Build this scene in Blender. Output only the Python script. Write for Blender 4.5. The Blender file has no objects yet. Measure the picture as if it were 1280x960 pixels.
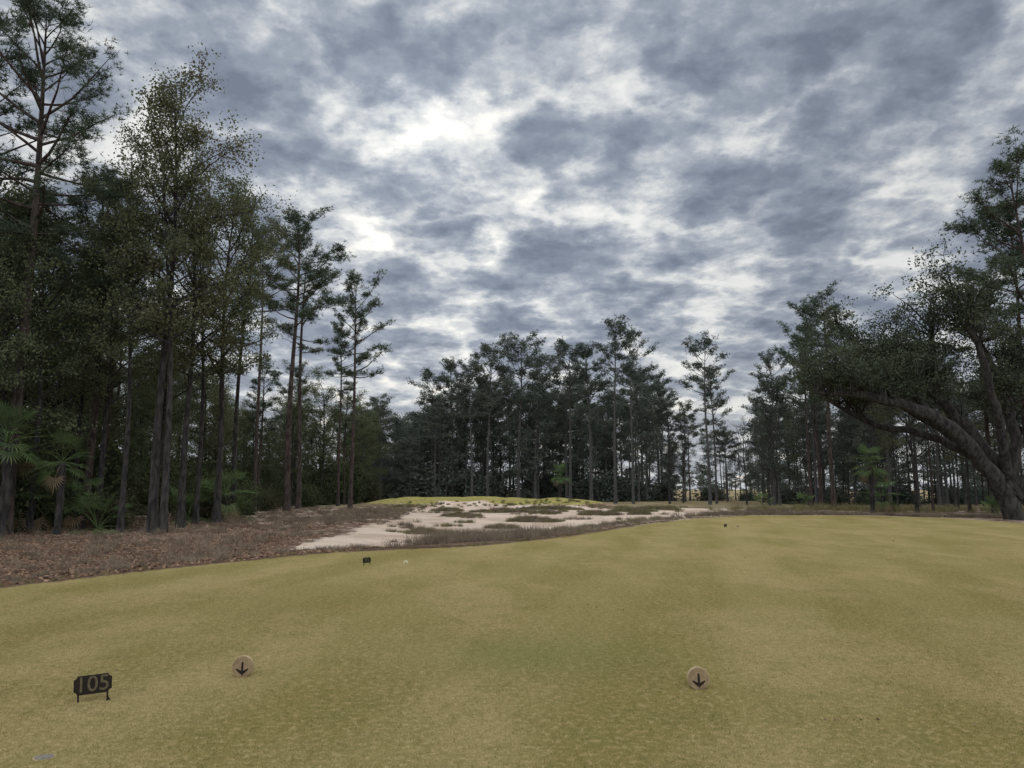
import bpy, math, random
import numpy as np
from mathutils import Vector
random.seed(5)
scene = bpy.context.scene
CAMH = 1.6
PITCH = 7.8

# ------------------------------------------------------------------ helpers
def vnoise(x, y, seed=0):
    xi = np.floor(x); yi = np.floor(y)
    fx = x - xi; fy = y - yi
    fx = fx*fx*(3-2*fx); fy = fy*fy*(3-2*fy)
    def h(a, b):
        s = np.sin(a*127.1 + b*311.7 + seed*74.7)*43758.5453
        return s - np.floor(s)
    return (h(xi, yi)*(1-fx)+h(xi+1, yi)*fx)*(1-fy) + (h(xi, yi+1)*(1-fx)+h(xi+1, yi+1)*fx)*fy
def fbm(x, y, o=3, seed=0):
    t = 0; a = .5; s = 0
    for i in range(o):
        t = t + a*vnoise(x*2**i, y*2**i, seed+i*3.1); s += a; a *= .5
    return t/s*2-1
def sstep(a, b, x):
    t = np.clip((x-a)/(b-a), 0, 1); return t*t*(3-2*t)
def sdpoly(x, y, poly):
    """signed distance, positive inside"""
    d = np.full(np.shape(x), 1e18); ins = np.zeros(np.shape(x), bool)
    n = len(poly)
    for i in range(n):
        ax, ay = poly[i]; bx, by = poly[(i+1) % n]
        ex, ey = bx-ax, by-ay
        wx, wy = x-ax, y-ay
        t = np.clip((wx*ex+wy*ey)/(ex*ex+ey*ey), 0, 1)
        d = np.minimum(d, (wx-ex*t)**2+(wy-ey*t)**2)
        c = ((ay > y) != (by > y))
        with np.errstate(divide='ignore', invalid='ignore'):
            xx = ax + (y-ay)*ex/(ey if ey != 0 else 1e-9)
        ins ^= c & (x < xx)
    d = np.sqrt(d)
    return np.where(ins, d, -d)

TEE = [(-11,-30),(-10,0),(-9.3,8),(-8.4,12.9),(-7.1,15.8),(-4.8,19.7),(-0.9,22.2),(1.8,26.2),(5.8,35),(9.7,42.5),(15,48.5),(21,48.5),(24.5,44),(24,33),(25,20),(27,-30)]
SAND = [(-7.6,25.5),(-4,24.8),(-2.5,27.5),(0.8,31),(4.3,37),(8,44.5),(12.5,52),(17,60),(23,72),(17,77),(9,72.5),(4,74.5),(0,75.5),(-2.0,76.5),(-2.6,80),(-6.8,80),(-7.5,75),(-10,72),(-8,60),(-7,48),(-8.2,40),(-7.5,35)]
GREEN = [(-15,88),(-13,80),(-6,76),(-2,77),(2,76.5),(6,75),(9,79),(8.5,90),(-4,99),(-14,95)]
ISL = [(-.6,63,3.0,1.2),(1.5,49,1.8,1.0),(3.5,71,3.2,1.1),(-4.2,39,1.2,.7),(-3.5,55,1.5,.8),(6.3,57,1.5,1.0),(-5.5,66,1.4,1.0),(10,65,2.0,1.0),(2.6,60,1.3,.7),(13,70,2.2,1),(-.5,43,1.0,.5),(9.5,58,.9,.8)]
def fields(x, y):
    x = np.asarray(x, float); y = np.asarray(y, float)
    wx = x + .7*fbm(x/3, y/3, 3, 3); wy = y + .7*fbm(x/3, y/3, 3, 9)
    dt = sdpoly(x, y, TEE)
    ds = sdpoly(wx, wy, SAND)
    dg = sdpoly(wx, wy, GREEN)
    isl = np.full(np.shape(x), -9.)
    for a, b, rx, ry in ISL:
        isl = np.maximum(isl, (1-np.sqrt(((wx-a)/rx)**2+((wy-b)/ry)**2))*min(rx, ry))
    return dt, ds, dg, isl
def Hf(x, y):
    dt, ds, dg, isl = fields(x, y)
    x = np.asarray(x, float); y = np.asarray(y, float)
    out = sstep(0, 7, -dt)
    fy_ = sstep(36, 60, y)
    z = -.4*out*(1-.45*fy_)
    z = z - .20*sstep(0, 3, ds)*(1-.8*fy_)
    und = .24*(1-sstep(45, 70, y)*.8)
    z = z + out*(1-sstep(-1, 1, ds))*(und*fbm(x/9, y/9, 3, 1))
    z = z + (.70+.42*fbm(x/4.5, y/4.5, 2, 5))*sstep(-3.5, 1.6, dg)
    z = z + .20*sstep(0, .8, isl)
    z = z + .03*fbm(x/14, y/14, 2, 8)*(1-out)
    return z
def hz(x, y): return float(Hf(np.array([x]), np.array([y]))[0])

class MB:
    def __init__(s): s.v=[]; s.f=[]; s.n=0; s.m=[]; s.t=[]
    def add(s, V, F, mat=0, tint=0.):
        V = np.asarray(V, float); F = np.asarray(F, int)
        s.v.append(V); s.f.append(F+s.n); s.m.append(np.full(len(F), mat))
        s.t.append(np.broadcast_to(np.asarray(tint, float), (len(V),)))
        s.n += len(V)
    def mesh(s, name, mats, smooth_mat=None):
        me = bpy.data.meshes.new(name)
        V = np.concatenate(s.v)
        me.vertices.add(len(V)); me.vertices.foreach_set('co', V.ravel())
        tot = np.concatenate([np.full(len(f), f.shape[1]) for f in s.f])
        li = np.concatenate([f.ravel() for f in s.f])
        me.loops.add(len(li)); me.loops.foreach_set('vertex_index', li)
        me.polygons.add(len(tot))
        st = np.concatenate([[0], np.cumsum(tot)[:-1]])
        me.polygons.foreach_set('loop_start', st)
        try: me.polygons.foreach_set('loop_total', tot)
        except Exception: pass
        mi = np.concatenate(s.m)
        me.polygons.foreach_set('material_index', mi)
        if smooth_mat is not None:
            me.polygons.foreach_set('use_smooth', mi == smooth_mat)
        me.update(calc_edges=True)
        a = me.attributes.new('tint', 'FLOAT', 'POINT')
        a.data.foreach_set('value', np.concatenate(s.t))
        for m in mats: me.materials.append(m)
        return me
def addobj(name, me, loc=(0,0,0), rz=0, sc=(1,1,1), parent=None):
    o = bpy.data.objects.new(name, me)
    o.location = loc; o.rotation_euler = (0, 0, rz); o.scale = sc
    scene.collection.objects.link(o)
    if parent: o.parent = parent
    return o
def unit(v): return v/np.linalg.norm(v)
def tube(mb, P, R, k=6, mat=0, tint=0.):
    P = np.asarray(P, float); n = len(P); R = np.asarray(R, float)
    T = np.gradient(P, axis=0); T /= np.linalg.norm(T, axis=1)[:, None]+1e-9
    ref = np.array([1., 0, 0]) if abs(T[0, 0]) < .8 else np.array([0, 1., 0])
    A = np.cross(T, ref); A /= np.linalg.norm(A, axis=1)[:, None]+1e-9
    B = np.cross(T, A)
    th = np.linspace(0, 2*math.pi, k, endpoint=False)
    V = P[:, None, :] + R[:, None, None]*(np.cos(th)[None, :, None]*A[:, None, :]+np.sin(th)[None, :, None]*B[:, None, :])
    V = V.reshape(-1, 3)
    i = np.arange(n-1)[:, None]*k; j = np.arange(k)[None, :]; j2 = (j+1) % k
    F = np.stack([i+j, i+j2, i+k+j2, i+k+j], -1).reshape(-1, 4)
    mb.add(V, F, mat, tint)
def curve(r, p, d, L, n, up=0., wob=.1):
    P = [np.array(p, float)]; d = unit(np.array(d, float))
    for i in range(n):
        d = unit(d + np.array([0, 0, up])/n + r.normal(0, wob, 3))
        P.append(P[-1]+d*L/n)
    return np.array(P)
def dirv(az, el): return np.array([math.cos(az)*math.cos(el), math.sin(az)*math.cos(el), math.sin(el)])
def rdirs(r, n):
    v = r.normal(0, 1, (n, 3)); return v/np.linalg.norm(v, axis=1)[:, None]
def tufts(mb, r, C, tint, nn=11, ln=.26, w=.022, mat=1, upb=.35):
    n = len(C)
    D = rdirs(r, n*nn); D[:, 2] = D[:, 2]*.8+upb; D /= np.linalg.norm(D, axis=1)[:, None]
    S = np.cross(D, rdirs(r, n*nn)); S /= np.linalg.norm(S, axis=1)[:, None]+1e-9
    C2 = np.repeat(C, nn, 0) ; L = ln*r.uniform(.7, 1.2, (n*nn, 1))
    a = C2 + S*w*.5 + D*.02; b = C2 - S*w*.5 + D*.02; c = C2 + D*L
    V = np.stack([a, b, c], 1).reshape(-1, 3)
    mb.add(V, np.arange(len(V)).reshape(-1, 3), mat, np.repeat(np.repeat(tint, nn), 3))
def leaves(mb, r, C, tint, size=.13, mat=1, flat=0.):
    n = len(C)
    A = rdirs(r, n); A[:, 2] *= (1-flat); A /= np.linalg.norm(A, axis=1)[:, None]
    B = np.cross(A, rdirs(r, n)); B /= np.linalg.norm(B, axis=1)[:, None]+1e-9
    s = size*r.uniform(.6, 1.25, (n, 1))
    V = np.stack([C-A*s*.5, C+B*s*.3, C+A*s*.5, C-B*s*.3], 1).reshape(-1, 3)
    mb.add(V, np.arange(len(V)).reshape(-1, 4), mat, np.repeat(tint, 4))

# ------------------------------------------------------------------ node helpers
def newmat(name):
    m = bpy.data.materials.new(name); m.use_nodes = True
    nt = m.node_tree
    for n in list(nt.nodes): nt.nodes.remove(n)
    return m, nt
def nd(nt, t, ins=None, **pr):
    n = nt.nodes.new(t)
    for k, v in pr.items(): setattr(n, k, v)
    if ins:
        for k, v in ins.items():
            s = n.inputs[k]
            if isinstance(v, bpy.types.NodeSocket): nt.links.new(v, s)
            else: s.default_value = v
    return n
def mth(nt, op, a, b=0., c=0., clamp=False):
    n = nt.nodes.new('ShaderNodeMath'); n.operation = op; n.use_clamp = clamp
    for i, v in enumerate((a, b, c)):
        if isinstance(v, bpy.types.NodeSocket): nt.links.new(v, n.inputs[i])
        else: n.inputs[i].default_value = v
    return n.outputs[0]
def mixc(nt, f, a, b, bt='MIX'):
    n = nt.nodes.new('ShaderNodeMix'); n.data_type = 'RGBA'; n.blend_type = bt
    for i, v in ((0, f), (6, a), (7, b)):
        if isinstance(v, bpy.types.NodeSocket): nt.links.new(v, n.inputs[i])
        else: n.inputs[i].default_value = v if i == 0 else (*v, 1)[:4]
    return n.outputs[2]
def mrange(nt, v, a, b, c=0., d=1., smooth=True):
    n = nd(nt, 'ShaderNodeMapRange', {0: v, 1: a, 2: b, 3: c, 4: d})
    if smooth: n.interpolation_type = 'SMOOTHSTEP'
    return n.outputs[0]
def noise(nt, vec, scale, detail=4, rough=.55, dim='3D'):
    return nd(nt, 'ShaderNodeTexNoise', {'Vector': vec, 'Scale': scale, 'Detail': float(detail), 'Roughness': rough}, noise_dimensions=dim).outputs[0]
def scalev(nt, vec, s):
    return nd(nt, 'ShaderNodeVectorMath', {0: vec, 1: s}, operation='MULTIPLY').outputs[0]

def turf_color(nt, P):
    n1 = noise(nt, scalev(nt, P, (1, .45, 1)), .5, 4, .68, '2D')
    n2 = noise(nt, P, 2.2, 4, .7, '2D')
    n3 = noise(nt, P, 16, 3, .75, '2D')
    n4 = noise(nt, P, 75, 2, .75, '2D')
    a = mixc(nt, mrange(nt, n1, .34, .68), (.205, .165, .055), (.300, .228, .100))
    a = mixc(nt, mrange(nt, n2, .44, .72, 0, .5), a, (.155, .143, .044))
    a = mixc(nt, mrange(nt, n3, .5, .68, 0, .6), a, (.39, .295, .150))
    a = mixc(nt, mrange(nt, n3, .5, .33, 0, .45), a, (.130, .118, .038))
    a = mixc(nt, mrange(nt, n4, .44, .64, 0, .6), a, (.115, .095, .034))
    # mowing bands, alternating direction of the cut
    sp = nd(nt, 'ShaderNodeSeparateXYZ', {0: P})
    wv = mth(nt, 'SINE', mth(nt, 'ADD', mth(nt, 'MULTIPLY', sp.outputs[0], 2.6), mth(nt, 'MULTIPLY', sp.outputs[1], -.7)))
    a = mixc(nt, mrange(nt, wv, -.6, .6, 0, .12), a, (.36, .29, .14))
    # a damper, greener hollow in the turf
    g = nd(nt, 'ShaderNodeVectorMath', {0: P, 1: (.2, 7.8, 0)}, operation='SUBTRACT').outputs[0]
    g = nd(nt, 'ShaderNodeVectorMath', {0: scalev(nt, g, (.6, .85, 0))}, operation='LENGTH').outputs['Value']
    gf = mrange(nt, mth(nt, 'ADD', g, mth(nt, 'MULTIPLY', n2, 1.6)), .7, 2.0, .38, 0)
    return mixc(nt, gf, a, (.105, .13, .038))

# ------------------------------------------------------------------ materials
def leaf_mat(name, ca, cb, cc, transl=.3):
    m, nt = newmat(name)
    t = nd(nt, 'ShaderNodeAttribute', attribute_name='tint').outputs['Fac']
    oi = nd(nt, 'ShaderNodeObjectInfo').outputs['Random']
    c = mixc(nt, t, ca, cb)
    c = mixc(nt, mrange(nt, oi, .3, 1, 0, .6), c, cc)
    d = nd(nt, 'ShaderNodeBsdfDiffuse', {'Color': c})
    if transl > 0:
        tr = nd(nt, 'ShaderNodeBsdfTranslucent', {'Color': c})
        d = nd(nt, 'ShaderNodeMixShader', {0: transl, 1: d.outputs[0], 2: tr.outputs[0]})
    nd(nt, 'ShaderNodeOutputMaterial', {0: d.outputs[0]})
    return m
def rough_mat(name, c1, c2, scale=6, bump=.4, stretch=(1, 1, 1), dist=.02):
    m, nt = newmat(name)
    P = nd(nt, 'ShaderNodeTexCoord').outputs['Object']
    n = noise(nt, scalev(nt, P, stretch), scale, 3, .65)
    c = mixc(nt, mrange(nt, n, .35, .65), c1, c2)
    b = nd(nt, 'ShaderNodeBump', {'Height': n, 'Strength': bump, 'Distance': dist})
    s = nd(nt, 'ShaderNodeBsdfDiffuse', {'Color': c, 'Roughness': 1., 'Normal': b.outputs[0]})
    nd(nt, 'ShaderNodeOutputMaterial', {0: s.outputs[0]})
    return m
M_pinebark = rough_mat('pine_bark', (.034, .027, .023), (.085, .067, .056), 7, .7, stretch=(1, 1, .25), dist=.05)
M_bark = rough_mat('hardwood_bark', (.024, .022, .020), (.062, .056, .050), 6, .6, stretch=(1, 1, .3), dist=.04)
M_needle = leaf_mat('pine_needles', (.040, .056, .038), (.080, .100, .062), (.078, .090, .054), .22)
M_leafA = leaf_mat('hardwood_leaves', (.055, .070, .038), (.115, .126, .064), (.115, .106, .056), .32)
M_oakleaf = leaf_mat('live_oak_leaves', (.038, .048, .032), (.076, .086, .050), (.068, .074, .046), .22)
M_shrub = leaf_mat('shrub_leaves', (.036, .046, .026), (.080, .090, .042), (.075, .064, .038), .2)
M_palm = leaf_mat('palm_fronds', (.065, .10, .04), (.12, .16, .065), (.10, .13, .055), .25)
M_deadfrond = leaf_mat('dead_fronds', (.14, .10, .06), (.2, .15, .09), (.15, .11, .07), .2)
M_moss = leaf_mat('spanish_moss', (.055, .058, .05), (.09, .092, .08), (.07, .07, .06), .3)
M_scrub = leaf_mat('dry_scrub', (.080, .060, .046), (.24, .185, .125), (.2, .17, .13), .2)
M_greenscrub = leaf_mat('grassy_scrub', (.085, .080, .035), (.20, .175, .085), (.2, .17, .10), .2)
M_far = leaf_mat('hazed_leaves', (.058, .070, .058), (.102, .114, .088), (.100, .102, .076), .18)  # lighter, bluer leaves: distance haze put into the colour
M_farbark = rough_mat('hazed_bark', (.054, .050, .047), (.104, .096, .090), 5, .3)  # lighter bark for far trees, haze painted in likewise

def ground_mat():
    m, nt = newmat('golf_ground')
    P = nd(nt, 'ShaderNodeNewGeometry').outputs['Position']
    def at(n): return nd(nt, 'ShaderNodeAttribute', attribute_name=n).outputs['Fac']
    dt, ds, dg, di = at('d_tee'), at('d_sand'), at('d_green'), at('d_isl')
    turf = turf_color(nt, P)
    w1 = noise(nt, P, .35, 3, .6, '2D'); w2 = noise(nt, P, 2.3, 4, .7, '2D'); w3 = noise(nt, P, 22, 2, .75, '2D')
    fl = mixc(nt, mrange(nt, w1, .35, .65), (.110, .064, .044), (.20, .135, .095))
    fl = mixc(nt, mrange(nt, w2, .45, .7, 0, .7), fl, (.075, .048, .036))
    fl = mixc(nt, mrange(nt, w3, .48, .68, 0, .7), fl, (.25, .172, .122))
    sep = nd(nt, 'ShaderNodeSeparateXYZ', {0: P})
    op = mrange(nt, sep.outputs[1], 26, 44)
    sandy = mth(nt, 'MULTIPLY', op, mrange(nt, mth(nt, 'ADD', w2, mth(nt, 'MULTIPLY', w1, .8)), .84, .98))
    fl = mixc(nt, mth(nt, 'MULTIPLY', sandy, .85), fl, (.47, .37, .275))
    far = mrange(nt, sep.outputs[1], 70, 90)
    fl = mixc(nt, mth(nt, 'MULTIPLY', far, mrange(nt, w2, .35, .6, .2, .8)), fl, (.24, .20, .09))
    e = mth(nt, 'MULTIPLY', mth(nt, 'SUBTRACT', noise(nt, P, 1.6, 5, .7, '2D'), .5), 2.6)
    fg = mrange(nt, mth(nt, 'ADD', dg, mth(nt, 'MULTIPLY', e, .7)), -1.4, -.8)
    c = mixc(nt, fg, fl, mixc(nt, mrange(nt, w2, .3, .7), (.235, .215, .065), (.40, .33, .12)))
    s2 = noise(nt, P, 5, 3, .7, '2D')
    sa = mixc(nt, mrange(nt, w1, .35, .65), (.56, .425, .315), (.72, .58, .45))
    sa = mixc(nt, mrange(nt, s2, .5, .72, 0, .45), sa, (.42, .315, .225))
    fs = mrange(nt, mth(nt, 'ADD', ds, mth(nt, 'MULTIPLY', e, .9)), -.1, .15)
    c = mixc(nt, fs, c, sa)
    fi = mrange(nt, mth(nt, 'ADD', di, mth(nt, 'MULTIPLY', e, .5)), -.1, .1)
    c = mixc(nt, fi, c, mixc(nt, w3, (.10, .075, .045), (.22, .18, .10)))
    e2 = mth(nt, 'MULTIPLY', mth(nt, 'SUBTRACT', noise(nt, P, 3.5, 4, .7, '2D'), .5), .8)
    ft = mrange(nt, mth(nt, 'ADD', dt, e2), -.12, .12)
    c = mixc(nt, ft, c, turf)
    hb = mth(nt, 'ADD', noise(nt, P, 90, 2, .7, '2D'), mth(nt, 'MULTIPLY', noise(nt, P, 9, 2, .6, '2D'), 1.2))
    dist = mth(nt, 'ADD', .016, mth(nt, 'MULTIPLY', mth(nt, 'SUBTRACT', 1., ft), .05))
    b = nd(nt, 'ShaderNodeBump', {'Height': hb, 'Strength': .8, 'Distance': dist})
    s = nd(nt, 'ShaderNodeBsdfDiffuse', {'Color': c, 'Roughness': 1., 'Normal': b.outputs[0]})
    nd(nt, 'ShaderNodeOutputMaterial', {0: s.outputs[0]})
    return m
M_ground = ground_mat()
def blade_mat():
    m, nt = newmat('turf_blades')
    P = nd(nt, 'ShaderNodeNewGeometry').outputs['Position']
    t = nd(nt, 'ShaderNodeAttribute', attribute_name='tint').outputs['Fac']
    c = turf_color(nt, P)
    c = mixc(nt, mrange(nt, t, .55, 1., 0, .6), c, (.45, .345, .18))
    c = mixc(nt, mrange(nt, t, .45, 0., 0, .6), c, (.120, .118, .036))
    d = nd(nt, 'ShaderNodeBsdfDiffuse', {'Color': c})
    nd(nt, 'ShaderNodeOutputMaterial', {0: d.outputs[0]})
    return m
M_blade = blade_mat()

# ------------------------------------------------------------------ ground sheet
xs = np.concatenate([[-2500,-1500,-900,-500,-300,-200], np.arange(-150,-60,5), np.arange(-60,60,.5), np.arange(60,150,5), [150,200,300,500,900,1500,2500]])
ys = np.concatenate([[-1500,-600,-250,-120,-60,-30,-15], np.arange(-8,110,.4), np.arange(110,220,2.), [220,260,320,400,550,800,1200,2000,3500]])
X, Y = np.meshgrid(xs, ys)
Z = Hf(X.ravel(), Y.ravel())
nx, ny = len(xs), len(ys)
V = np.stack([X.ravel(), Y.ravel(), Z], 1)
i = (np.arange(ny-1)[:, None]*nx + np.arange(nx-1)[None, :]).ravel()
F = np.stack([i, i+1, i+nx+1, i+nx], 1)
mb = MB(); mb.add(V, F)
me = mb.mesh('ground', [M_ground], 0)
for nm, arr in zip(('d_tee', 'd_sand', 'd_green', 'd_isl'), fields(X.ravel(), Y.ravel())):
    a = me.attributes.new(nm, 'FLOAT', 'POINT'); a.data.foreach_set('value', arr)
addobj('ground', me)

# ------------------------------------------------------------------ turf blades (near tee)
def turf_patch(seed, n=7500):
    r = np.random.default_rng(seed); mb = MB()
    B = np.stack([r.uniform(-.5, .5, n), r.uniform(-.5, .5, n), np.full(n, -.003)], 1)
    th = r.uniform(0, 6.28, n); S = np.stack([np.cos(th), np.sin(th), 0*th], 1)*r.uniform(.0014, .0032, n)[:, None]
    tip = np.stack([r.normal(0, .009, n), r.normal(0, .009, n), r.uniform(.006, .018, n)], 1)
    Vv = np.stack([B-S, B+S, B+tip], 1).reshape(-1, 3)
    mb.add(Vv, np.arange(3*n).reshape(-1, 3), 0, np.repeat(r.uniform(0, 1, n), 3))
    return mb.mesh('turf_patch', [M_blade])
dens = [6500, 4400, 2800, 1700, 900, 400]
patches = [[turf_patch(s*10+k, n) for s in (1, 2)] for k, n in enumerate(dens)]
turf = bpy.data.objects.new('turf_grass', None); scene.collection.objects.link(turf)
for gx in range(-12, 15):
    for gy in range(3, 19):
        if abs(gx) > gy*.72+2: continue
        if sdpoly(np.array([gx*1.]), np.array([gy*1.]), TEE)[0] < .6: continue
        k = int(np.clip((gy-5)/2.2+random.uniform(-.4, .4), 0, 5))
        addobj('turf_patch', patches[k][(gx+gy) % 2], (gx, gy, hz(gx, gy)), ((gx*3+gy) % 4)*math.pi/2, parent=turf)

# ------------------------------------------------------------------ trees
def make_pine(seed, H=24, r0=.22, cs=.6, W=3.6, nl=30, dense=12, nn=8, w=.042, ln=.30, mats=None, sg=.2):
    r = np.random.default_rng(seed); mb = MB()
    n = 18; z = np.linspace(-.3, H, n)
    ax, ay, ph = r.uniform(-.03, .03)*H*.6, r.uniform(-.02, .02)*H*.6, r.uniform(0, 6)
    tx = ax*(np.clip(z, 0, H)/H)**1.5 + .012*H*np.sin(z/H*5+ph)*(z/H); ty = ay*(z/H) + .01*H*np.sin(z/H*4+ph*2)*(z/H)
    R = r0*(np.clip(1-z/H, 0, 1)**.75)*.95+.018; R[0] *= 1.35; R[1] *= 1.12
    T = np.stack([tx, ty, z], 1); tube(mb, T, R, 9, 0)
    def tr(zz): return np.array([np.interp(zz, z, tx), np.interp(zz, z, ty), zz]), np.interp(zz, z, R)
    C = []; tt = []
    az = r.uniform(0, 6)
    lop = r.uniform(0, 6.28)
    for i in range(nl):
        u = (i+r.uniform(0, 1))/nl; zz = H*(cs+(.985-cs)*u)
        p, rt = tr(zz)
        az += 2.4+r.uniform(-.5, .5)
        prof = math.sin(math.pi*(.2+.68*u))**.55
        L = W*prof*r.uniform(.45, 1.15)*(1+.25*math.cos(az-lop))
        el = math.radians(-2+52*u+r.normal(0, 11))
        P = curve(r, p, dirv(az, el), L, 5, .35, .12)
        tube(mb, P, np.linspace(min(.02+.016*L, rt*.8), .012, 6), 4, 0)
        nt_ = int(3+L*1.5); base_t = r.uniform(0, 1)
        for k in range(nt_+1):
            s = r.uniform(.5, 1) if k else 1.
            q = np.array([np.interp(s*5, range(6), P[:, c]) for c in range(3)])
            a2 = az+r.choice([-1, 1])*r.uniform(.3, 1.2)
            l2 = r.uniform(.35, 1.)*(.18*L+.25)
            Q = curve(r, q, dirv(a2 if k else az, el*.5+r.uniform(.05, .7)), l2, 3, .4, .1)
            tube(mb, Q, [.014, .011, .008, .005], 3, 0)
            nT = int(dense*r.uniform(.6, 1.3)); ss = r.uniform(.3, 1.15, nT)
            cc = q+(Q[-1]-q)*ss[:, None] + r.normal(0, sg, (nT, 3))*[1.15, 1.15, .58]
            C.append(cc); tt.append(np.full(nT, np.clip(base_t*.6+r.uniform(0, .4), 0, 1)))
    p, _ = tr(H); nT = dense*5; cc = p + r.normal(0, .45, (nT, 3))*[1.2, 1.2, .8]; C.append(cc); tt.append(np.full(nT, .5))
    for i in range(7):
        zz = H*r.uniform(cs*.6, cs); p, rt = tr(zz)
        P = curve(r, p, dirv(r.uniform(0, 6.28), r.uniform(-.3, .4)), r.uniform(.5, 1.8), 4, -.2, .15)
        tube(mb, P, np.linspace(.03, .008, 5), 3, 0)
    tufts(mb, r, np.concatenate(C), np.concatenate(tt), nn, ln, w)
    return mb.mesh('pine_tree', mats or [M_pinebark, M_needle], 0)

def make_hard(seed, H=18, r0=.2, cs=.28, W=4., nl=24, nleaf=60, size=.13, spread=.38, mats=None, lean=.0, el0=25, el1=75, forks=5, tw=4):
    r = np.random.default_rng(seed); mb = MB()
    n = 14; z = np.linspace(-.3, H*.93, n); ph = r.uniform(0, 6)
    tx = lean*z + .02*H*np.sin(z/H*5+ph)*(z/H); ty = .02*H*np.sin(z/H*4+2*ph)*(z/H)
    R = r0*np.clip(1-z/(H*.95), 0, 1)**.9+.015; R[0] *= 1.5; R[1] *= 1.1
    tube(mb, np.stack([tx, ty, z], 1), R, 8, 0)
    C = []; tt = []; az = r.uniform(0, 6)
    for i in range(nl):
        u = (i+r.uniform(0, 1))/nl; zz = H*(cs+(.9-cs)*u)
        p = np.array([np.interp(zz, z, tx), np.interp(zz, z, ty), zz]); rt = np.interp(zz, z, R)
        az += 2.4+r.uniform(-.6, .6)
        prof = math.sin(math.pi*(.22+.62*u))**.6
        L = W*prof*r.uniform(.45, 1.3); el = math.radians(el0+(el1-el0)*u+r.normal(0, 9))
        P = curve(r, p, dirv(az, el), L, 6, .15, .13)
        tube(mb, P, np.linspace(min(.03+.014*L, rt*.8), .012, 7), 5, 0)
        for k in range(forks+1):
            s = r.uniform(.3, 1) if k else .97
            q = np.array([np.interp(s*6, range(7), P[:, c]) for c in range(3)])
            l2 = L*r.uniform(.2, .42)+.2
            Q = curve(r, q, dirv(az+r.uniform(-1.3, 1.3), el*.6+r.uniform(-.5, .7)), l2, 4, .1, .18)
            tube(mb, Q, np.linspace(.02, .006, 5), 3, 0)
            bt = r.uniform(0, .8)
            for m in range(tw):
                q2 = Q[4-m]; e = curve(r, q2, dirv(r.uniform(0, 6.28), r.uniform(-.5, .9)), r.uniform(.3, .7), 2, 0, .2)
                if tw > 2 or not nleaf: tube(mb, e, [.009, .007, .003], 3, 0)
                if nleaf:
                    k_ = int(nleaf*r.uniform(.3, 1.5))
                    cc = e[1]+r.normal(0, spread, (k_, 3))*[1, 1, .55]
                    C.append(cc); tt.append(np.clip(bt+r.uniform(0, .25, k_), 0, 1))
    if nleaf: leaves(mb, r, np.concatenate(C), np.concatenate(tt), size)
    return mb.mesh('oak_tree', mats or [M_bark, M_leafA], 0)

def make_shrub(seed, R=1.5, H=2.5, n=5000, size=.15, mats=None):
    r = np.random.default_rng(seed); mb = MB(); C = []; tt = []
    for i in range(16):
        P = curve(r, (r.normal(0, .15), r.normal(0, .15), -.1), dirv(r.uniform(0, 6.28), r.uniform(.5, 1.4)), r.uniform(.5, 1)*H, 5, .1, .15)
        P[:, :2] = np.clip(P[:, :2], -R, R); tube(mb, P, np.linspace(.03, .006, 6), 3, 0)
        for j in range(7):
            c = P[r.integers(1, 6)]+r.normal(0, .35, 3); k = n//112
            C.append(c+r.normal(0, .24, (k, 3))); tt.append(np.full(k, r.uniform(0, 1)))
    C = np.concatenate(C); C[:, 2] = np.abs(C[:, 2])
    leaves(mb, r, C, np.concatenate(tt), size)
    return mb.mesh('shrub', mats or [M_bark, M_shrub], 0)

def make_palm(seed, H=3., nf=30, fr=.8):
    r = np.random.default_rng(seed); mb = MB()
    if H > .3:
        z = np.linspace(-.2, H, 12); R = .15+.03*np.sin(z*9)+.03*(z > H*.8)
        tube(mb, np.stack([.08*np.sin(z), 0*z, z], 1), R, 9, 0)
    for i in range(nf):
        az = i*2.4+r.uniform(-.3, .3); el = math.radians(r.uniform(-50, 80)); dead = el < math.radians(-25)
        L = r.uniform(.7, 1.1)*fr*1.3
        P = curve(r, (.0, 0, H), dirv(az, el), L, 5, -.55, .03)
        tube(mb, P, np.linspace(.018, .01, 6), 3, 3 if dead else 1, .5)
        t = unit(P[-1]-P[-2]); side = unit(np.cross(t, [0, 0, 1.])+1e-6); up = np.cross(side, t)
        nb = 17
        for b in range(nb):
            a = math.radians(-110+220*b/(nb-1)); d = unit(t*math.cos(a)+side*math.sin(a)+up*.12*abs(math.sin(a)))
            l = fr*r.uniform(.75, 1)*(1-.25*abs(a)/2); dn = np.array([0, 0, -.14*l])
            w = unit(np.cross(d, up))*.022
            q = P[-1]; m1 = q+d*l*.55; e = q+d*l+dn
            mb.add([q, m1-w, e, m1+w], [[0, 1, 2, 3]], 2 if dead else 1, r.uniform(0, 1))
    return mb.mesh('cabbage_palm', [M_bark, M_palm, M_deadfrond, M_deadfrond], 0)

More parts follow.
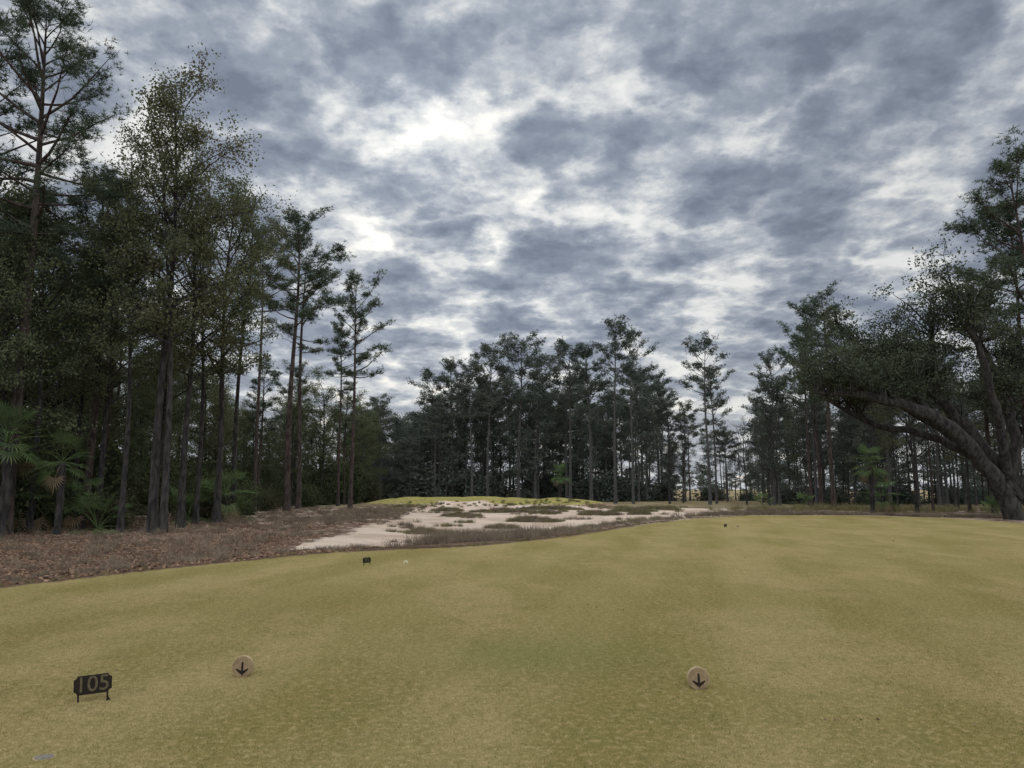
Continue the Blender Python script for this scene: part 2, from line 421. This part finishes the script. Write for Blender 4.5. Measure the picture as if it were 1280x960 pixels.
FAR = [M_farbark, M_far]
PP = ((1, .62, 3.5, 26), (2, .56, 4.0, 30), (3, .68, 3.3, 22), (4, .6, 3.8, 25), (5, .5, 3.3, 30))
pines = [make_pine(s, 24, .23, cs, W, nl) for s, cs, W, nl in PP]
fpines = [make_pine(s+10, 24, .24, cs, W*1.25, nl, 8, 6, .085, .42, FAR, .28) for s, cs, W, nl in PP]
HP = ((21, .2, 4.2, 26), (22, .3, 3.8, 24), (23, .16, 4.8, 28), (24, .34, 4., 22))
hards = [make_hard(s, 18, .19, cs, W, nl, 22, .175, .33) for s, cs, W, nl in HP]
fhards = [make_hard(s+20, 18, .2, cs, W, nl, 20, .30, .4, FAR, tw=2) for s, cs, W, nl in HP]
hhards = [make_hard(s+40, 18, .2, .05, W*1.1, 18, 12, .75, .6, FAR, tw=2, forks=3) for s, cs, W, nl in HP[:2]]
bare = [make_hard(s, 15, .14, .3, 3.6, 20, 0, forks=6) for s in (31, 32)]
thin = [make_hard(s, 16, .12, .45, 2.4, 16, 16, .17) for s in (33, 34)]
shrubs = [make_shrub(s) for s in (41, 42, 43)]
fshrubs = [make_shrub(s, n=1800, size=.26, mats=FAR) for s in (44, 45)]
palms = [make_palm(51, 3.2), make_palm(52, 1.2, 26, .75), make_palm(53, .15, 20, .7)]
def place(name, me, x, y, h, h0, rz=None, parent=None, wide=1., sink=.05):
    s = h/h0
    return addobj(name, me, (x, y, hz(x, y)-sink), random.uniform(0, 6.28) if rz is None else rz, (s*wide, s*wide, s), parent)

# --- individually surveyed trees: (tangent of bearing, distance, height)
def tb(px): return (px-640)/961
big = make_pine(77, 24, .27, .52, 4.6, 44, 12, 10, .028, .26)
place('pine_tree', big, tb(16)*34, 34, 24.6, 24, 2.0)
for px, d, h, k, w in [(-60, 37, 25, 1, 1), (322, 63, 23, 2, .75), (362, 66, 25.4, 0, 1.15), (376, 74, 25, 3, 1.), (440, 76, 22.3, 1, .95), (425, 86, 20, 2, .9)]:
    place('pine_tree', pines[k], tb(px)*d, d, h, 24, None, wide=w)
for px, d, h, k, w in [(540, 118, 19, 0, 1), (566, 118, 21.2, 4, 1), (610, 112, 22, 1, 1), (648, 112, 23.3, 3, 1.1), (672, 118, 21.5, 1, 1.1), (712, 108, 21.5, 0, 1.), (738, 104, 20.8, 4, 1.1), (768, 100, 22.5, 2, .9), (790, 98, 20.7, 0, .8), (797, 112, 18, 4, .8),
      (885, 92, 18.8, 2, 1.), (893, 99, 17, 4, .9), (965, 88, 16.8, 3, .8)]:
    place('pine_tree', fpines[k], tb(px)*d, d, h, 24, None, wide=w)
for px, d, h, k, w in [(1010, 80, 18.4, 1, .95), (1038, 74, 20.3, 0, 1.2), (1022, 84, 21, 3, 1.), (1160, 66, 14, 3, .8),
      (1300, 46, 21.5, 1, 1.2), (1285, 49, 20, 0, 1.1), (1340, 50, 22, 3, 1.1), (1235, 60, 19, 2, 1.)]:
    place('pine_tree', pines[k], tb(px)*d, d, h, 24, None, wide=w)
tallhard = [make_hard(61, 22, .2, .36, 4.0, 28, 22, .15, .31, lean=.01, el0=30, el1=72), make_hard(62, 22, .17, .42, 3.7, 24, 22, .15, .31, lean=.03, el0=30, el1=72)]
for px, d, h, k in [(198, 36, 22.6, 0), (211, 35.4, 20.0, 1), (158, 36, 17, 1), (275, 43, 20.5, 0), (250, 42, 18, 1), (296, 46, 19.5, 1), (232, 39, 19, 0), (45, 35.5, 15.5, 0), (100, 40, 17, 1), (130, 39, 16, 0)]:
    place('sweetgum_tree', tallhard[k], tb(px)*d, d, h, 22)

# --- left woodland
pts = []
ey = [26, 30, 34, 40, 50, 60, 70, 80, 95, 112]; ex = [-27, -24, -19.5, -19.5, -22.5, -25.5, -25, -22, -19, -17]
tries = 0
while len(pts) < 125 and tries < 9000:
    tries += 1
    y = random.uniform(26, 112); x = np.interp(y, ey, ex)-abs(random.gauss(0, 1))*14
    if x < -58: continue
    if all((x-a)**2+(y-b)**2 > 3.2**2 for a, b in pts): pts.append((x, y))
for x, y in pts:
    k = random.random(); far = np.interp(y, [30, 60, 80, 110], [1., .95, .8, .78])
    h = random.uniform(12.0, 18)*far
    if k < .25: place('pine_tree', random.choice(pines), x, y, h*1.12, 24, wide=1.15)
    elif k < .92: place('oak_tree', random.choice(hards), x, y, h, 18, wide=1.1)
    else: place('oak_tree', random.choice(thin), x, y, h*.9, 16)
for i in range(130):
    y = random.uniform(34, 112); x = np.interp(y, ey, ex)-2-random.random()**1.3*22
    if y < 55: x -= 2
    h = random.uniform(1.6, 5.5)
    place('shrub', random.choice(shrubs), x, y, h, 2.5, wide=random.uniform(.8, 1.2))
for px, d, k, s in [(285, 45, 1, 1.3), (268, 46, 1, 1.1), (296, 47, 2, 1.3), (80, 34.5, 0, 1.0), (10, 33, 0, 1.25), (45, 36, 1, 1.3), (240, 44, 2, 1.5), (130, 36, 2, 1.4), (110, 37, 1, 1.1), (-20, 34, 1, 1.3)]:
    place('cabbage_palm', palms[k], tb(px)*d, d, s, 1, wide=1)
for px, d, k in [(1085, 60, 0), (1098, 62, 1), (700, 101, 0), (1240, 54, 2), (1000, 74, 2), (950, 78, 2)]:
    place('cabbage_palm', palms[k], tb(px)*d, d, 1.15, 1)
for px, d, h in [(262, 46, 2.2), (276, 48, 2.6), (255, 49, 3.0), (60, 37, 2.4), (150, 38, 1.8), (305, 58, 2.6), (335, 66, 2.2), (390, 78, 2.4)]:
    place('shrub', random.choice(shrubs), tb(px)*d, d, h, 2.5)

# --- mid distance wood behind the green and on the right
mid = bpy.data.objects.new('distant_trees', None); scene.collection.objects.link(mid)
def fill(n, x0, x1, y0, y1, hmin, hmax, mix, md=3.2, parent=mid):
    pp = []; t = 0
    while len(pp) < n and t < n*40:
        t += 1
        y = random.uniform(y0, y1); t_ = random.uniform(x0, x1); x = t_*y
        if any((x-a)**2+(y-b)**2 < md*md for a, b in pp): continue
        pp.append((x, y)); h = random.uniform(hmin, hmax)
        k = random.choices(range(4), mix)[0]
        if k == 0: place('pine', random.choice(fpines), x, y, h*1.1, 24, parent=parent, wide=1.1)
        elif k == 1: place('oak', random.choice(fhards), x, y, h*.9, 18, parent=parent)
        elif k == 2: place('thin_tree', random.choice(thin), x, y, h*.85, 16, parent=parent)
        else: place('bare_tree', random.choice(bare), x, y, h*.8, 15, parent=parent)
fill(28, tb(440), tb(545), 112, 145, 12, 16, (2, 5, 0, 0))
fill(70, tb(540), tb(835), 112, 150, 13, 19, (4, 4, 0, .3))
fill(20, tb(835), tb(960), 112, 150, 9, 13, (3, 3, 0, 2), 5)
fill(56, tb(950), tb(1110), 84, 125, 11, 15.5, (4, 3, 2, 1), 3.5)
fill(62, tb(1080), tb(1420), 70, 105, 10, 15, (4, 3, 3, 1.5), 3.6)
for i in range(110):
    px = random.choice([random.uniform(400, 830), random.uniform(400, 830), random.uniform(880, 1350)])
    d = random.uniform(114, 145) if px < 950 else random.uniform(88, 118)
    h = random.uniform(2., 5.5) if px < 830 else random.uniform(1.2, 3.2)
    place('understorey', random.choice(fshrubs), tb(px)*d, d, h, 2.5, parent=mid, wide=1.1 if h > 4 else 1.5)
for i in range(150):
    d = random.uniform(230, 400); t_ = random.uniform(-1.0, 1.0)
    place('far_tree', random.choice(hhards), t_*d, d, random.uniform(8, 14), 18, parent=mid, wide=1.7)
for px, d, h in [(835, 96, 11.5), (852, 104, 11), (1140, 62, 13), (1205, 62, 12), (550, 104, 10), (930, 90, 10)]:
    place('bare_tree', random.choice(bare), tb(px)*d, d, h, 15)

# --- live oak on the right
def make_live_oak(seed=9):
    r = np.random.default_rng(seed); mb = MB(); C = []; tt = []; MC = []
    limbs = [([(0,0,-.3),(-.5,0,1.2),(-1.6,-.6,2.7),(-4,-1.6,5.1),(-6.8,-2.4,6.3),(-9.6,-2.8,6.9),(-12.2,-2.9,7.0)], .50, .66, .55),
             ([(0,0,-.3),(-.1,.2,1.6),(-1.2,.4,4.2),(-3.4,.8,7.2),(-6,1.2,9.2),(-8.6,1.,10.8)], .42, .5, .1),
             ([(-.1,.2,1.6),(.6,.2,4.5),(.2,.6,8),(-1.2,.5,11)], .34, .5, .1),
             ([(0,0,1.4),(1.8,-.5,3.6),(5,-.5,6),(8.5,-.2,8)], .36, .4, .1),
             ([(-.6,.2,3.0),(-2.4,2.5,5.4),(-4.2,5.2,7.6),(-5,7,9)], .26, .5, .2),
             ([(-3.4,.8,7.2),(-4.4,-.4,9.4),(-4.6,-1.,12.0)], .2, .2, .1),
             ([(-.3,0,2.5),(-1.8,-2.0,5.6),(-3.4,-3.4,9.0),(-4.4,-3.8,11.4)], .24, .7, .3),
             ([(-5.5,-2.0,5.9),(-7.0,-1,8.0),(-8.5,-.2,9.6)], .18, .3, .1),
             ([(-2.2,-.9,3.4),(-4.2,.6,4.9),(-7.4,1.6,5.6),(-10,2.2,7.6)], .22, .6, .5),
             ([(.2,.3,6),(1.8,2,9),(3,3,11.5)], .2, .2, .1)]
    for pts_, r0, st, e0 in limbs:
        K = np.array(pts_, float); n = len(K)
        s = np.linspace(0, n-1, n*4)
        P = np.stack([np.interp(s, range(n), K[:, c]) for c in range(3)], 1)
        for _ in range(2): P[1:-1] = (P[:-2]+P[1:-1]*2+P[2:])/4
        P[1:-1] += r.normal(0, .05, P[1:-1].shape)
        m = len(P); tube(mb, P, r0*(1-np.linspace(0, 1, m))**.6+.05, 9, 0)
        for k in range(int(m*1.35)):
            i0 = r.integers(int(m*st), m); q = P[i0]
            L = r.uniform(1.2, 3.2); Q = curve(r, q, dirv(r.uniform(0, 6.28), r.uniform(e0, 1.1)), L, 5, .05, .2)
            tube(mb, Q, np.linspace(.08, .015, 6), 4, 0)
            bt = r.uniform(0, .8)
            for j in range(7):
                e = curve(r, Q[r.integers(2, 6)], dirv(r.uniform(0, 6.28), r.uniform(-.2, .9)), r.uniform(.4, 1.2), 3, -.1, .2)
                tube(mb, e, [.02, .015, .01, .005], 3, 0)
                k_ = 40; C.append(e[-1]+r.normal(0, .30, (k_, 3))*[1, 1, .6]); tt.append(np.clip(bt+r.uniform(0, .25, k_), 0, 1))
                if r.random() < .2: MC.append(e[-2])
    leaves(mb, r, np.concatenate(C), np.concatenate(tt), .155)
    for p in MC:
        for j in range(6):
            b = p+r.normal(0, .12, 3); l = r.uniform(.4, 1.)
            mb.add([b+[-.02, 0, 0], b+[.02, .02, 0], b+[r.normal(0, .05), r.normal(0, .05), -l]], [[0, 1, 2]], 2, r.uniform(0, 1))
    return mb.mesh('live_oak_tree', [M_bark, M_oakleaf, M_moss], 0)
oak = make_live_oak()
place('live_oak_tree', oak, tb(1262)*46, 46, 1.04, 1, 0.)
place('live_oak_tree', oak, tb(1390)*56, 60, 1, 1, 1.1)

# ------------------------------------------------------------------ scrub, litter
r = np.random.default_rng(8)
def scrub_mesh(cl, mat, name, nb=46):
    mb = MB()
    cl = np.array(cl); dt = sdpoly(cl[:, 0], cl[:, 1], TEE); cl = cl[dt < -.2]
    cz = Hf(cl[:, 0], cl[:, 1]); n = len(cl)
    rad = np.repeat(cl[:, 2], nb)
    base = np.stack([np.repeat(cl[:, 0], nb)+r.normal(0, 1, n*nb)*rad*.35, np.repeat(cl[:, 1], nb)+r.normal(0, 1, n*nb)*rad*.35, np.repeat(cz, nb)-.02], 1)
    th = r.uniform(0, 6.28, n*nb); S = np.stack([np.cos(th), np.sin(th), 0*th], 1)*.007*(1+np.repeat(cl[:, 1], nb)/60)[:, None]
    tip = np.stack([r.normal(0, .42, n*nb)*rad, r.normal(0, .42, n*nb)*rad, rad*r.uniform(.35, 1.1, n*nb)], 1)
    V = np.stack([base-S, base+S, base+tip], 1).reshape(-1, 3)
    mb.add(V, np.arange(len(V)).reshape(-1, 3), 0, np.repeat(np.clip(np.repeat(r.uniform(0, .7, n), nb)+r.uniform(0, .3, n*nb), 0, 1), 3))
    addobj(name, mb.mesh(name, [mat]))
def ell(cl, x, y, rx, ry, n, h=.4):
    a = r.uniform(0, 6.28, n); q = np.sqrt(r.uniform(0, 1, n))
    for xx, yy in zip(x+rx*q*np.cos(a), y+ry*q*np.sin(a)): cl.append((xx, yy, h*r.uniform(.5, 1.25)))
def line(cl, P, w, n, h):
    P = np.array(P, float); s = r.uniform(0, len(P)-1, n)
    xx = np.interp(s, range(len(P)), P[:, 0])+r.normal(0, w, n); yy = np.interp(s, range(len(P)), P[:, 1])+r.normal(0, w, n)
    for a, b in zip(xx, yy): cl.append((a, b, h*r.uniform(.5, 1.3)))
A = []; G = []
line(A, [(-2.4,24.6),(-.3,26),(2.2,30.5)], .5, 150, .32)
line(A, [(2.2,30.5),(4.5,36),(7,41.5),(10.5,46.5)], .35, 110, .18)
line(A, [(-2.6,26),(-1.5,27.3),(.6,28.6)], .55, 190, .42)
line(A, [(-9.8,11),(-8.8,14.5),(-7.6,18),(-6,21.5),(-4,23)], .5, 140, .14)
for a, b, rx, ry in ISL:
    ell(A, a, b, rx*.9, ry*.9, int(28*rx), .28); ell(G, a, b, rx, ry, int(30*rx), .26)
for k_ in range(44):
    yy = r.uniform(31, 74); xx = r.uniform(-7, -2+yy*.24)
    ell(A if r.random() < .5 else G, xx, yy, r.uniform(.3, 1.2), r.uniform(.2, .5), int(r.integers(4, 16)), .26)
line(A, [(-10.5,44),(-11,52),(-10.5,60),(-12,68)], 1.6, 300, .32)
line(G, [(-12,77),(-8,74.5),(-2,76),(4,75.5),(9,74),(13,78),(18,79)], .8, 230, .26)
line(A, [(12,51),(17,59),(24,70)], .8, 140, .25)
line(A, [(13,53),(22,54),(32,50),(42,46)], 1.4, 380, .42)
line(G, [(20,68),(32,68),(46,60)], 3, 300, .6)
line(G, [(-9.5,10),(-8.5,13.2),(-7.2,16),(-4.9,20),(-1,22.6),(1.6,26.6),(5.6,35.4),(9.5,43),(15,49),(21,49)], .12, 420, .07)
n = 900
for a, b in zip(r.uniform(-26, -8, n), r.uniform(18, 75, n)): A.append((a, b, r.uniform(.08, .42)))
scrub_mesh(A, M_scrub, 'wiregrass_scrub'); scrub_mesh(G, M_greenscrub, 'rough_grass_tufts')
M_litter = leaf_mat('leaf_litter', (.10, .056, .036), (.28, .185, .12), (.15, .09, .06), 0)
mb = MB(); n = 60000
lx = r.uniform(-30, -4, n); ly = 12+r.uniform(0, 1, n)**1.3*34
k = sdpoly(lx, ly, TEE) < -.15; k &= sdpoly(lx, ly, SAND) < -.3; lx = lx[k]; ly = ly[k]
C = np.stack([lx, ly, Hf(lx, ly)+.012], 1)
leaves(mb, r, C, r.uniform(0, 1, len(C)), .085, 0, .8)
addobj('fallen_leaves', mb.mesh('fallen_leaves', [M_litter]))
mb = MB()
cx = np.concatenate([r.normal(.9, .6, 16), r.normal(2.35, .09, 10), r.uniform(-7, 14, 60)])
cy = np.concatenate([r.normal(10.8, .25, 16), r.normal(5.6, .03, 10), r.uniform(5, 30, 60)])
k = sdpoly(cx, cy, TEE) > .3; cx = cx[k]; cy = cy[k]
leaves(mb, r, np.stack([cx, cy, Hf(cx, cy)+.010], 1), r.uniform(.1, .7, len(cx)), .032, 0, .85)
addobj('turf_debris', mb.mesh('turf_debris', [M_litter]))

# ------------------------------------------------------------------ tee furniture
def solid(name, c, rough=.6, spec=.5, c2=None, scale=30):
    m, nt = newmat(name)
    P = nd(nt, 'ShaderNodeTexCoord').outputs['Object']
    nz = noise(nt, P, scale, 4, .6)
    col = mixc(nt, mrange(nt, nz, .35, .65), c, c2 or tuple(v*.7 for v in c))
    b = nd(nt, 'ShaderNodeBump', {'Height': nz, 'Strength': .25, 'Distance': .003})
    s = nd(nt, 'ShaderNodeBsdfPrincipled', {'Base Color': col, 'Roughness': rough, 'Specular IOR Level': spec, 'Normal': b.outputs[0]})
    nd(nt, 'ShaderNodeOutputMaterial', {0: s.outputs[0]}); return m
M_wood = solid('marker_wood', (.22, .15, .075), .6, .3, (.15, .10, .05), 25)
M_rim = solid('marker_rim', (.34, .25, .13), .7, .3)
M_black = solid('black_metal', (.016, .012, .008), .8, .12)
M_digit = solid('brass_digits', (.085, .068, .034), .8, .2)
M_pale = solid('pale_marker', (.55, .48, .28), .6)
M_cover = solid('valve_cover_grey', (.15, .14, .11), .9, .2)
def extrude_poly(pts2, y0, y1):
    """prism in XZ plane between y0 (front) and y1"""
    n = len(pts2)
    V = [(x, y0, z) for x, z in pts2]+[(x, y1, z) for x, z in pts2]
    Fs = [list(range(n)), list(range(2*n-1, n-1, -1))]
    for i in range(n): Fs.append([i, i+n, (i+1) % n+n, (i+1) % n])
    return V, Fs
def pobj(name, V, Fs, mat, parent, bev=0.):
    me = bpy.data.meshes.new(name); me.from_pydata(V, [], Fs); me.update(); me.materials.append(mat)
    o = bpy.data.objects.new(name, me); scene.collection.objects.link(o); o.parent = parent
    if bev:
        b = o.modifiers.new('bevel', 'BEVEL'); b.width = bev; b.segments = 2; b.limit_method = 'ANGLE'
    return o
def tee_marker(x, y, s=1., rz=0., face=M_wood, tilt=-.12):
    e = bpy.data.objects.new('tee_marker', None); scene.collection.objects.link(e)
    e.location = (x, y, hz(x, y)+.004); e.rotation_euler = (tilt, 0, rz); e.scale = (s, s, s)
    R = .09; cz = .078
    a = np.linspace(0, 2*math.pi, 48, endpoint=False)
    ring = [(R*math.cos(t), max(cz+R*math.sin(t), -.005)) for t in a]
    V, Fs = extrude_poly(ring, -.016, .022); pobj('body', V, Fs, M_rim, e, .003)
    inner = [(R*.93*math.cos(t), cz+R*.93*math.sin(t)) for t in a]
    V, Fs = extrude_poly(inner, -.021, -.0165); pobj('face', V, Fs, face, e, .0015)
    def bar(x0, z0, x1, z1, w0, w1):
        dx, dz = x1-x0, z1-z0; l = math.hypot(dx, dz); nx_, nz_ = -dz/l, dx/l
        return [(x0+nx_*w0, z0+nz_*w0), (x1+nx_*w1, z1+nz_*w1), (x1-nx_*w1, z1-nz_*w1), (x0-nx_*w0, z0-nz_*w0)]
    zb = cz-.050
    for i, q in enumerate([bar(0, cz+.040, 0, zb, .007, .010), bar(-.005, zb+.002, -.050, zb+.034, .012, .005), bar(.005, zb+.002, .050, zb+.034, .012, .005), bar(0, zb+.01, 0, zb-.018, .014, .002)]):
        V, Fs = extrude_poly(q, -.026-.0006*i, -.0215); pobj('arrow_part', V, Fs, M_black, e)
    return e
tee_marker(-2.31, 6.86, 1., .12); tee_marker(1.50, 6.45, .98, -.05)
def yard_sign(x, y, s=1., rz=0., roll=0., txt='105'):
    e = bpy.data.objects.new('yardage_sign', None); scene.collection.objects.link(e)
    e.location = (x, y, hz(x, y)); e.rotation_euler = (-.15, roll, rz); e.scale = (s, s, s)
    w, z0, z1, c = .128, .055, .190, .024
    br2 = [(w-c, z0)]+[(w-c*math.cos(math.radians(t)), z0+c*math.sin(math.radians(t))) for t in (30, 60)]+[(w, z0+c)]
    tr2 = [(w, z1-c)]+[(w-c*math.cos(math.radians(t)), z1-c*math.sin(math.radians(t))) for t in (60, 30)]+[(w-c, z1)]
    right = br2+tr2; left = [(-a_, b_) for a_, b_ in right[::-1]]
    V, Fs = extrude_poly(right+left, -.004, .004); pobj('plate', V, Fs, M_black, e)
    for sx in (-1, 1):
        V, Fs = extrude_poly([(sx*.098-.006, -.03), (sx*.098+.006, -.03), (sx*.098+.006, z0+.02), (sx*.098-.006, z0+.02)], .0045, .011); pobj('leg', V, Fs, M_black, e)
        V, Fs = extrude_poly([(sx*.098-.006, .02), (sx*.098+.006, .02), (sx*.125+.004, -.02), (sx*.125-.006, -.02)], .0115, .017); pobj('claw', V, Fs, M_black, e)
    cu = bpy.data.curves.new('digits', 'FONT'); cu.body = txt; cu.size = .155; cu.extrude = .0015; cu.align_x = 'CENTER'; cu.align_y = 'CENTER'; cu.offset = .0005
    cu.materials.append(M_digit)
    t = bpy.data.objects.new('digits', cu); scene.collection.objects.link(t); t.parent = e
    t.rotation_euler = (math.pi/2, 0, 0); t.location = (0, -.0065, (z0+z1)/2)
    return e
yard_sign(-3.17, 6.08, 1.02, .28, -.07)
yard_sign(tb(463)*16.6, 16.6, .85, .9, 0, '95')
tee_marker(tb(510)*16.8, 16.8, .5, .2, M_pale)
yard_sign(tb(903)*33, 33, .8, .7, 0, '90'); tee_marker(tb(1108)*24.5, 24.5, .7, 1.2, M_rim); tee_marker(tb(918)*33.5, 33.5, .6, 0, M_rim)
e = bpy.data.objects.new('valve_cover', None); scene.collection.objects.link(e); e.location = (-2.80, 4.86, hz(-3, 5)+.001)
def disc(R0, z0, z1, n=28):
    a = np.linspace(0, 6.283, n, endpoint=False)
    V = [(R0*math.cos(t), R0*math.sin(t), z0) for t in a]+[(R0*math.cos(t), R0*math.sin(t), z1) for t in a]
    return V, [list(range(n, 2*n)), list(range(n-1, -1, -1))]+[[i, (i+1) % n, (i+1) % n+n, i+n] for i in range(n)]
V, Fs = disc(.060, -.01, .002); pobj('rim', V, Fs, M_rim, e); V, Fs = disc(.052, .0025, .004); pobj('lid', V, Fs, M_cover, e)

# ------------------------------------------------------------------ sky
SUN_EL = 26.2; SUN_AZ = -7.3   # azimuth from +Y, negative = left
def sdir(az, el):
    az = math.radians(az); el = math.radians(el)
    return (math.sin(az)*math.cos(el), math.cos(az)*math.cos(el), math.sin(el))
sd = sdir(SUN_AZ, SUN_EL)
w = bpy.data.worlds.new('World'); scene.world = w; w.use_nodes = True; nt = w.node_tree
for n_ in list(nt.nodes): nt.nodes.remove(n_)
D = nd(nt, 'ShaderNodeTexCoord').outputs['Generated']
D = nd(nt, 'ShaderNodeVectorMath', {0: D}, operation='NORMALIZE').outputs[0]
sx = nd(nt, 'ShaderNodeSeparateXYZ', {0: D})
zc = mth(nt, 'ADD', mth(nt, 'MAXIMUM', sx.outputs[2], 0.), .20)
cv = nd(nt, 'ShaderNodeCombineXYZ', {0: mth(nt, 'DIVIDE', sx.outputs[0], zc), 1: mth(nt, 'DIVIDE', sx.outputs[1], zc), 2: 0.}).outputs[0]
off = nd(nt, 'ShaderNodeVectorMath', {0: cv, 1: (5.37, 2.81, 0)}, operation='ADD').outputs[0]
wn = nd(nt, 'ShaderNodeTexNoise', {'Vector': off, 'Scale': 4.5, 'Detail': 5., 'Roughness': .6}, noise_dimensions='2D').outputs['Color']
wv = nd(nt, 'ShaderNodeVectorMath', {0: wn, 1: (.5, .5, .5)}, operation='SUBTRACT').outputs[0]
wv = nd(nt, 'ShaderNodeVectorMath', {0: scalev(nt, wv, (.28, .28, 0)), 1: off}, operation='ADD').outputs[0]
vor = nd(nt, 'ShaderNodeTexVoronoi', {'Vector': wv, 'Scale': 4.0, 'Smoothness': .25}, feature='SMOOTH_F1', voronoi_dimensions='2D').outputs['Distance']
vor2 = nd(nt, 'ShaderNodeTexVoronoi', {'Vector': wv, 'Scale': 12., 'Smoothness': .2}, feature='SMOOTH_F1', voronoi_dimensions='2D').outputs['Distance']
n1 = noise(nt, off, 1.6, 2, .5, '2D'); n2 = noise(nt, off, 8, 8, .64, '2D')
thin_ = mth(nt, 'MULTIPLY_ADD', vor, .68, -.045)
thin_ = mth(nt, 'MULTIPLY_ADD', mth(nt, 'SUBTRACT', n2, .5), .70, thin_)
thin_ = mth(nt, 'MULTIPLY_ADD', mth(nt, 'SUBTRACT', vor2, .4), .26, thin_)
thin_ = mth(nt, 'MULTIPLY_ADD', mth(nt, 'SUBTRACT', n1, .5), .42, thin_)
# thicker and thinner banks of cloud around the sky (azimuth, elevation, angular radius, thinning)
for az_, el_, rad_, am_ in [(-7.0, 26, 1.8, .12), (-6.2, 21.5, 1.5, .20), (-12, 26.5, 1.5, .04), (5, 22.6, 1.5, .10), (-1.8, 16.7, 2., .10), (-9.8, 19.5, 1.4, .08), (9.5, 29, 1.6, .08), (-12, 31, 3, .08), (-3, 29, 2, .06),
                           (-8.4, 9, 4., .09), (17, 9.5, 5., .09), (33, 18, 4., .08),
                           (-13.0, 22.8, 2.4, -.18), (3.5, 18.2, 3.4, -.14), (25.7, 22, 6., -.07), (13.5, 23.4, 3.5, -.06), (-5.5, 13.2, 3., -.09), (-20.5, 24, 4., -.08), (16.7, 16.5, 4., -.06), (-2.5, 33, 3.5, -.06)]:
    dd = nd(nt, 'ShaderNodeVectorMath', {0: D, 1: sdir(az_, el_)}, operation='DOT_PRODUCT').outputs['Value']
    s2 = math.radians(rad_)**2
    ex_ = mth(nt, 'EXPONENT', mth(nt, 'MULTIPLY_ADD', dd, 1./s2, -1./s2))
    thin_ = mth(nt, 'MULTIPLY_ADD', ex_, am_, thin_)
sdot = nd(nt, 'ShaderNodeVectorMath', {0: D, 1: sd}, operation='DOT_PRODUCT').outputs['Value']
glow1 = mrange(nt, sdot, .86, .998); glow2 = mth(nt, 'POWER', mth(nt, 'MAXIMUM', sdot, 0.), 260.)
thin_ = mth(nt, 'MULTIPLY_ADD', glow1, .02, thin_)
thin_ = mth(nt, 'ADD', thin_, .11)
rp = nd(nt, 'ShaderNodeValToRGB', {0: thin_}); cr = rp.color_ramp
cols = [(.0, (.170, .198, .258)), (.17, (.225, .258, .325)), (.32, (.305, .342, .405)), (.43, (.43, .462, .51)), (.56, (.64, .655, .66)), (.74, (.88, .875, .845))]
while len(cr.elements) < len(cols): cr.elements.new(.5)
for el_, (p_, c_) in zip(cr.elements, cols): el_.position = p_; el_.color = (*c_, 1)
cc = rp.outputs[0]
br = mth(nt, 'MULTIPLY_ADD', glow1, .12, 1.02); br = mth(nt, 'MULTIPLY_ADD', glow2, .12, br)
hzf = mrange(nt, sx.outputs[2], .20, .02, 0, .45)
cc = mixc(nt, hzf, cc, (.56, .57, .57))
# unseen sky behind the camera and overhead, brightened to add light on the scene
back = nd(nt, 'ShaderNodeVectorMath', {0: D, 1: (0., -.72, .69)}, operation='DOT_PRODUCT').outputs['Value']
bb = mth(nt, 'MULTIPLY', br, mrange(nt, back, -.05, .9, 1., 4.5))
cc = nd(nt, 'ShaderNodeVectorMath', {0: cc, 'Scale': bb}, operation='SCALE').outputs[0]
sky = nd(nt, 'ShaderNodeTexSky', sky_type='NISHITA', sun_disc=False, sun_elevation=math.radians(SUN_EL), sun_rotation=math.radians(SUN_AZ))
bg1 = nd(nt, 'ShaderNodeBackground', {0: sky.outputs[0], 1: .06})
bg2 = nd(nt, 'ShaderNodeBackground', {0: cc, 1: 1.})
cover = mrange(nt, thin_, .6, .85, 1., .55)
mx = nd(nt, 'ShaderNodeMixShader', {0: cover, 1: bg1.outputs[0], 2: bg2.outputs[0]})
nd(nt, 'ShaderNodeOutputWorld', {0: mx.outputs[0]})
L = bpy.data.lights.new('sun', 'SUN'); L.energy = 1.3; L.angle = math.radians(20); L.color = (1, .95, .88)
lo = bpy.data.objects.new('sun', L); scene.collection.objects.link(lo)
lo.rotation_euler = Vector(sd).to_track_quat('Z', 'Y').to_euler()

# ------------------------------------------------------------------ camera
cam = bpy.data.cameras.new('camera'); co = bpy.data.objects.new('camera', cam); scene.collection.objects.link(co)
cam.sensor_width = 36; cam.lens = 961/1280*36; cam.clip_end = 6000; cam.clip_start = .05
co.location = (0, 0, CAMH); co.rotation_euler = (math.radians(90+PITCH), 0, 0)
scene.camera = co
scene.view_settings.view_transform = 'Standard'; scene.view_settings.look = 'None'; scene.view_settings.exposure = 0
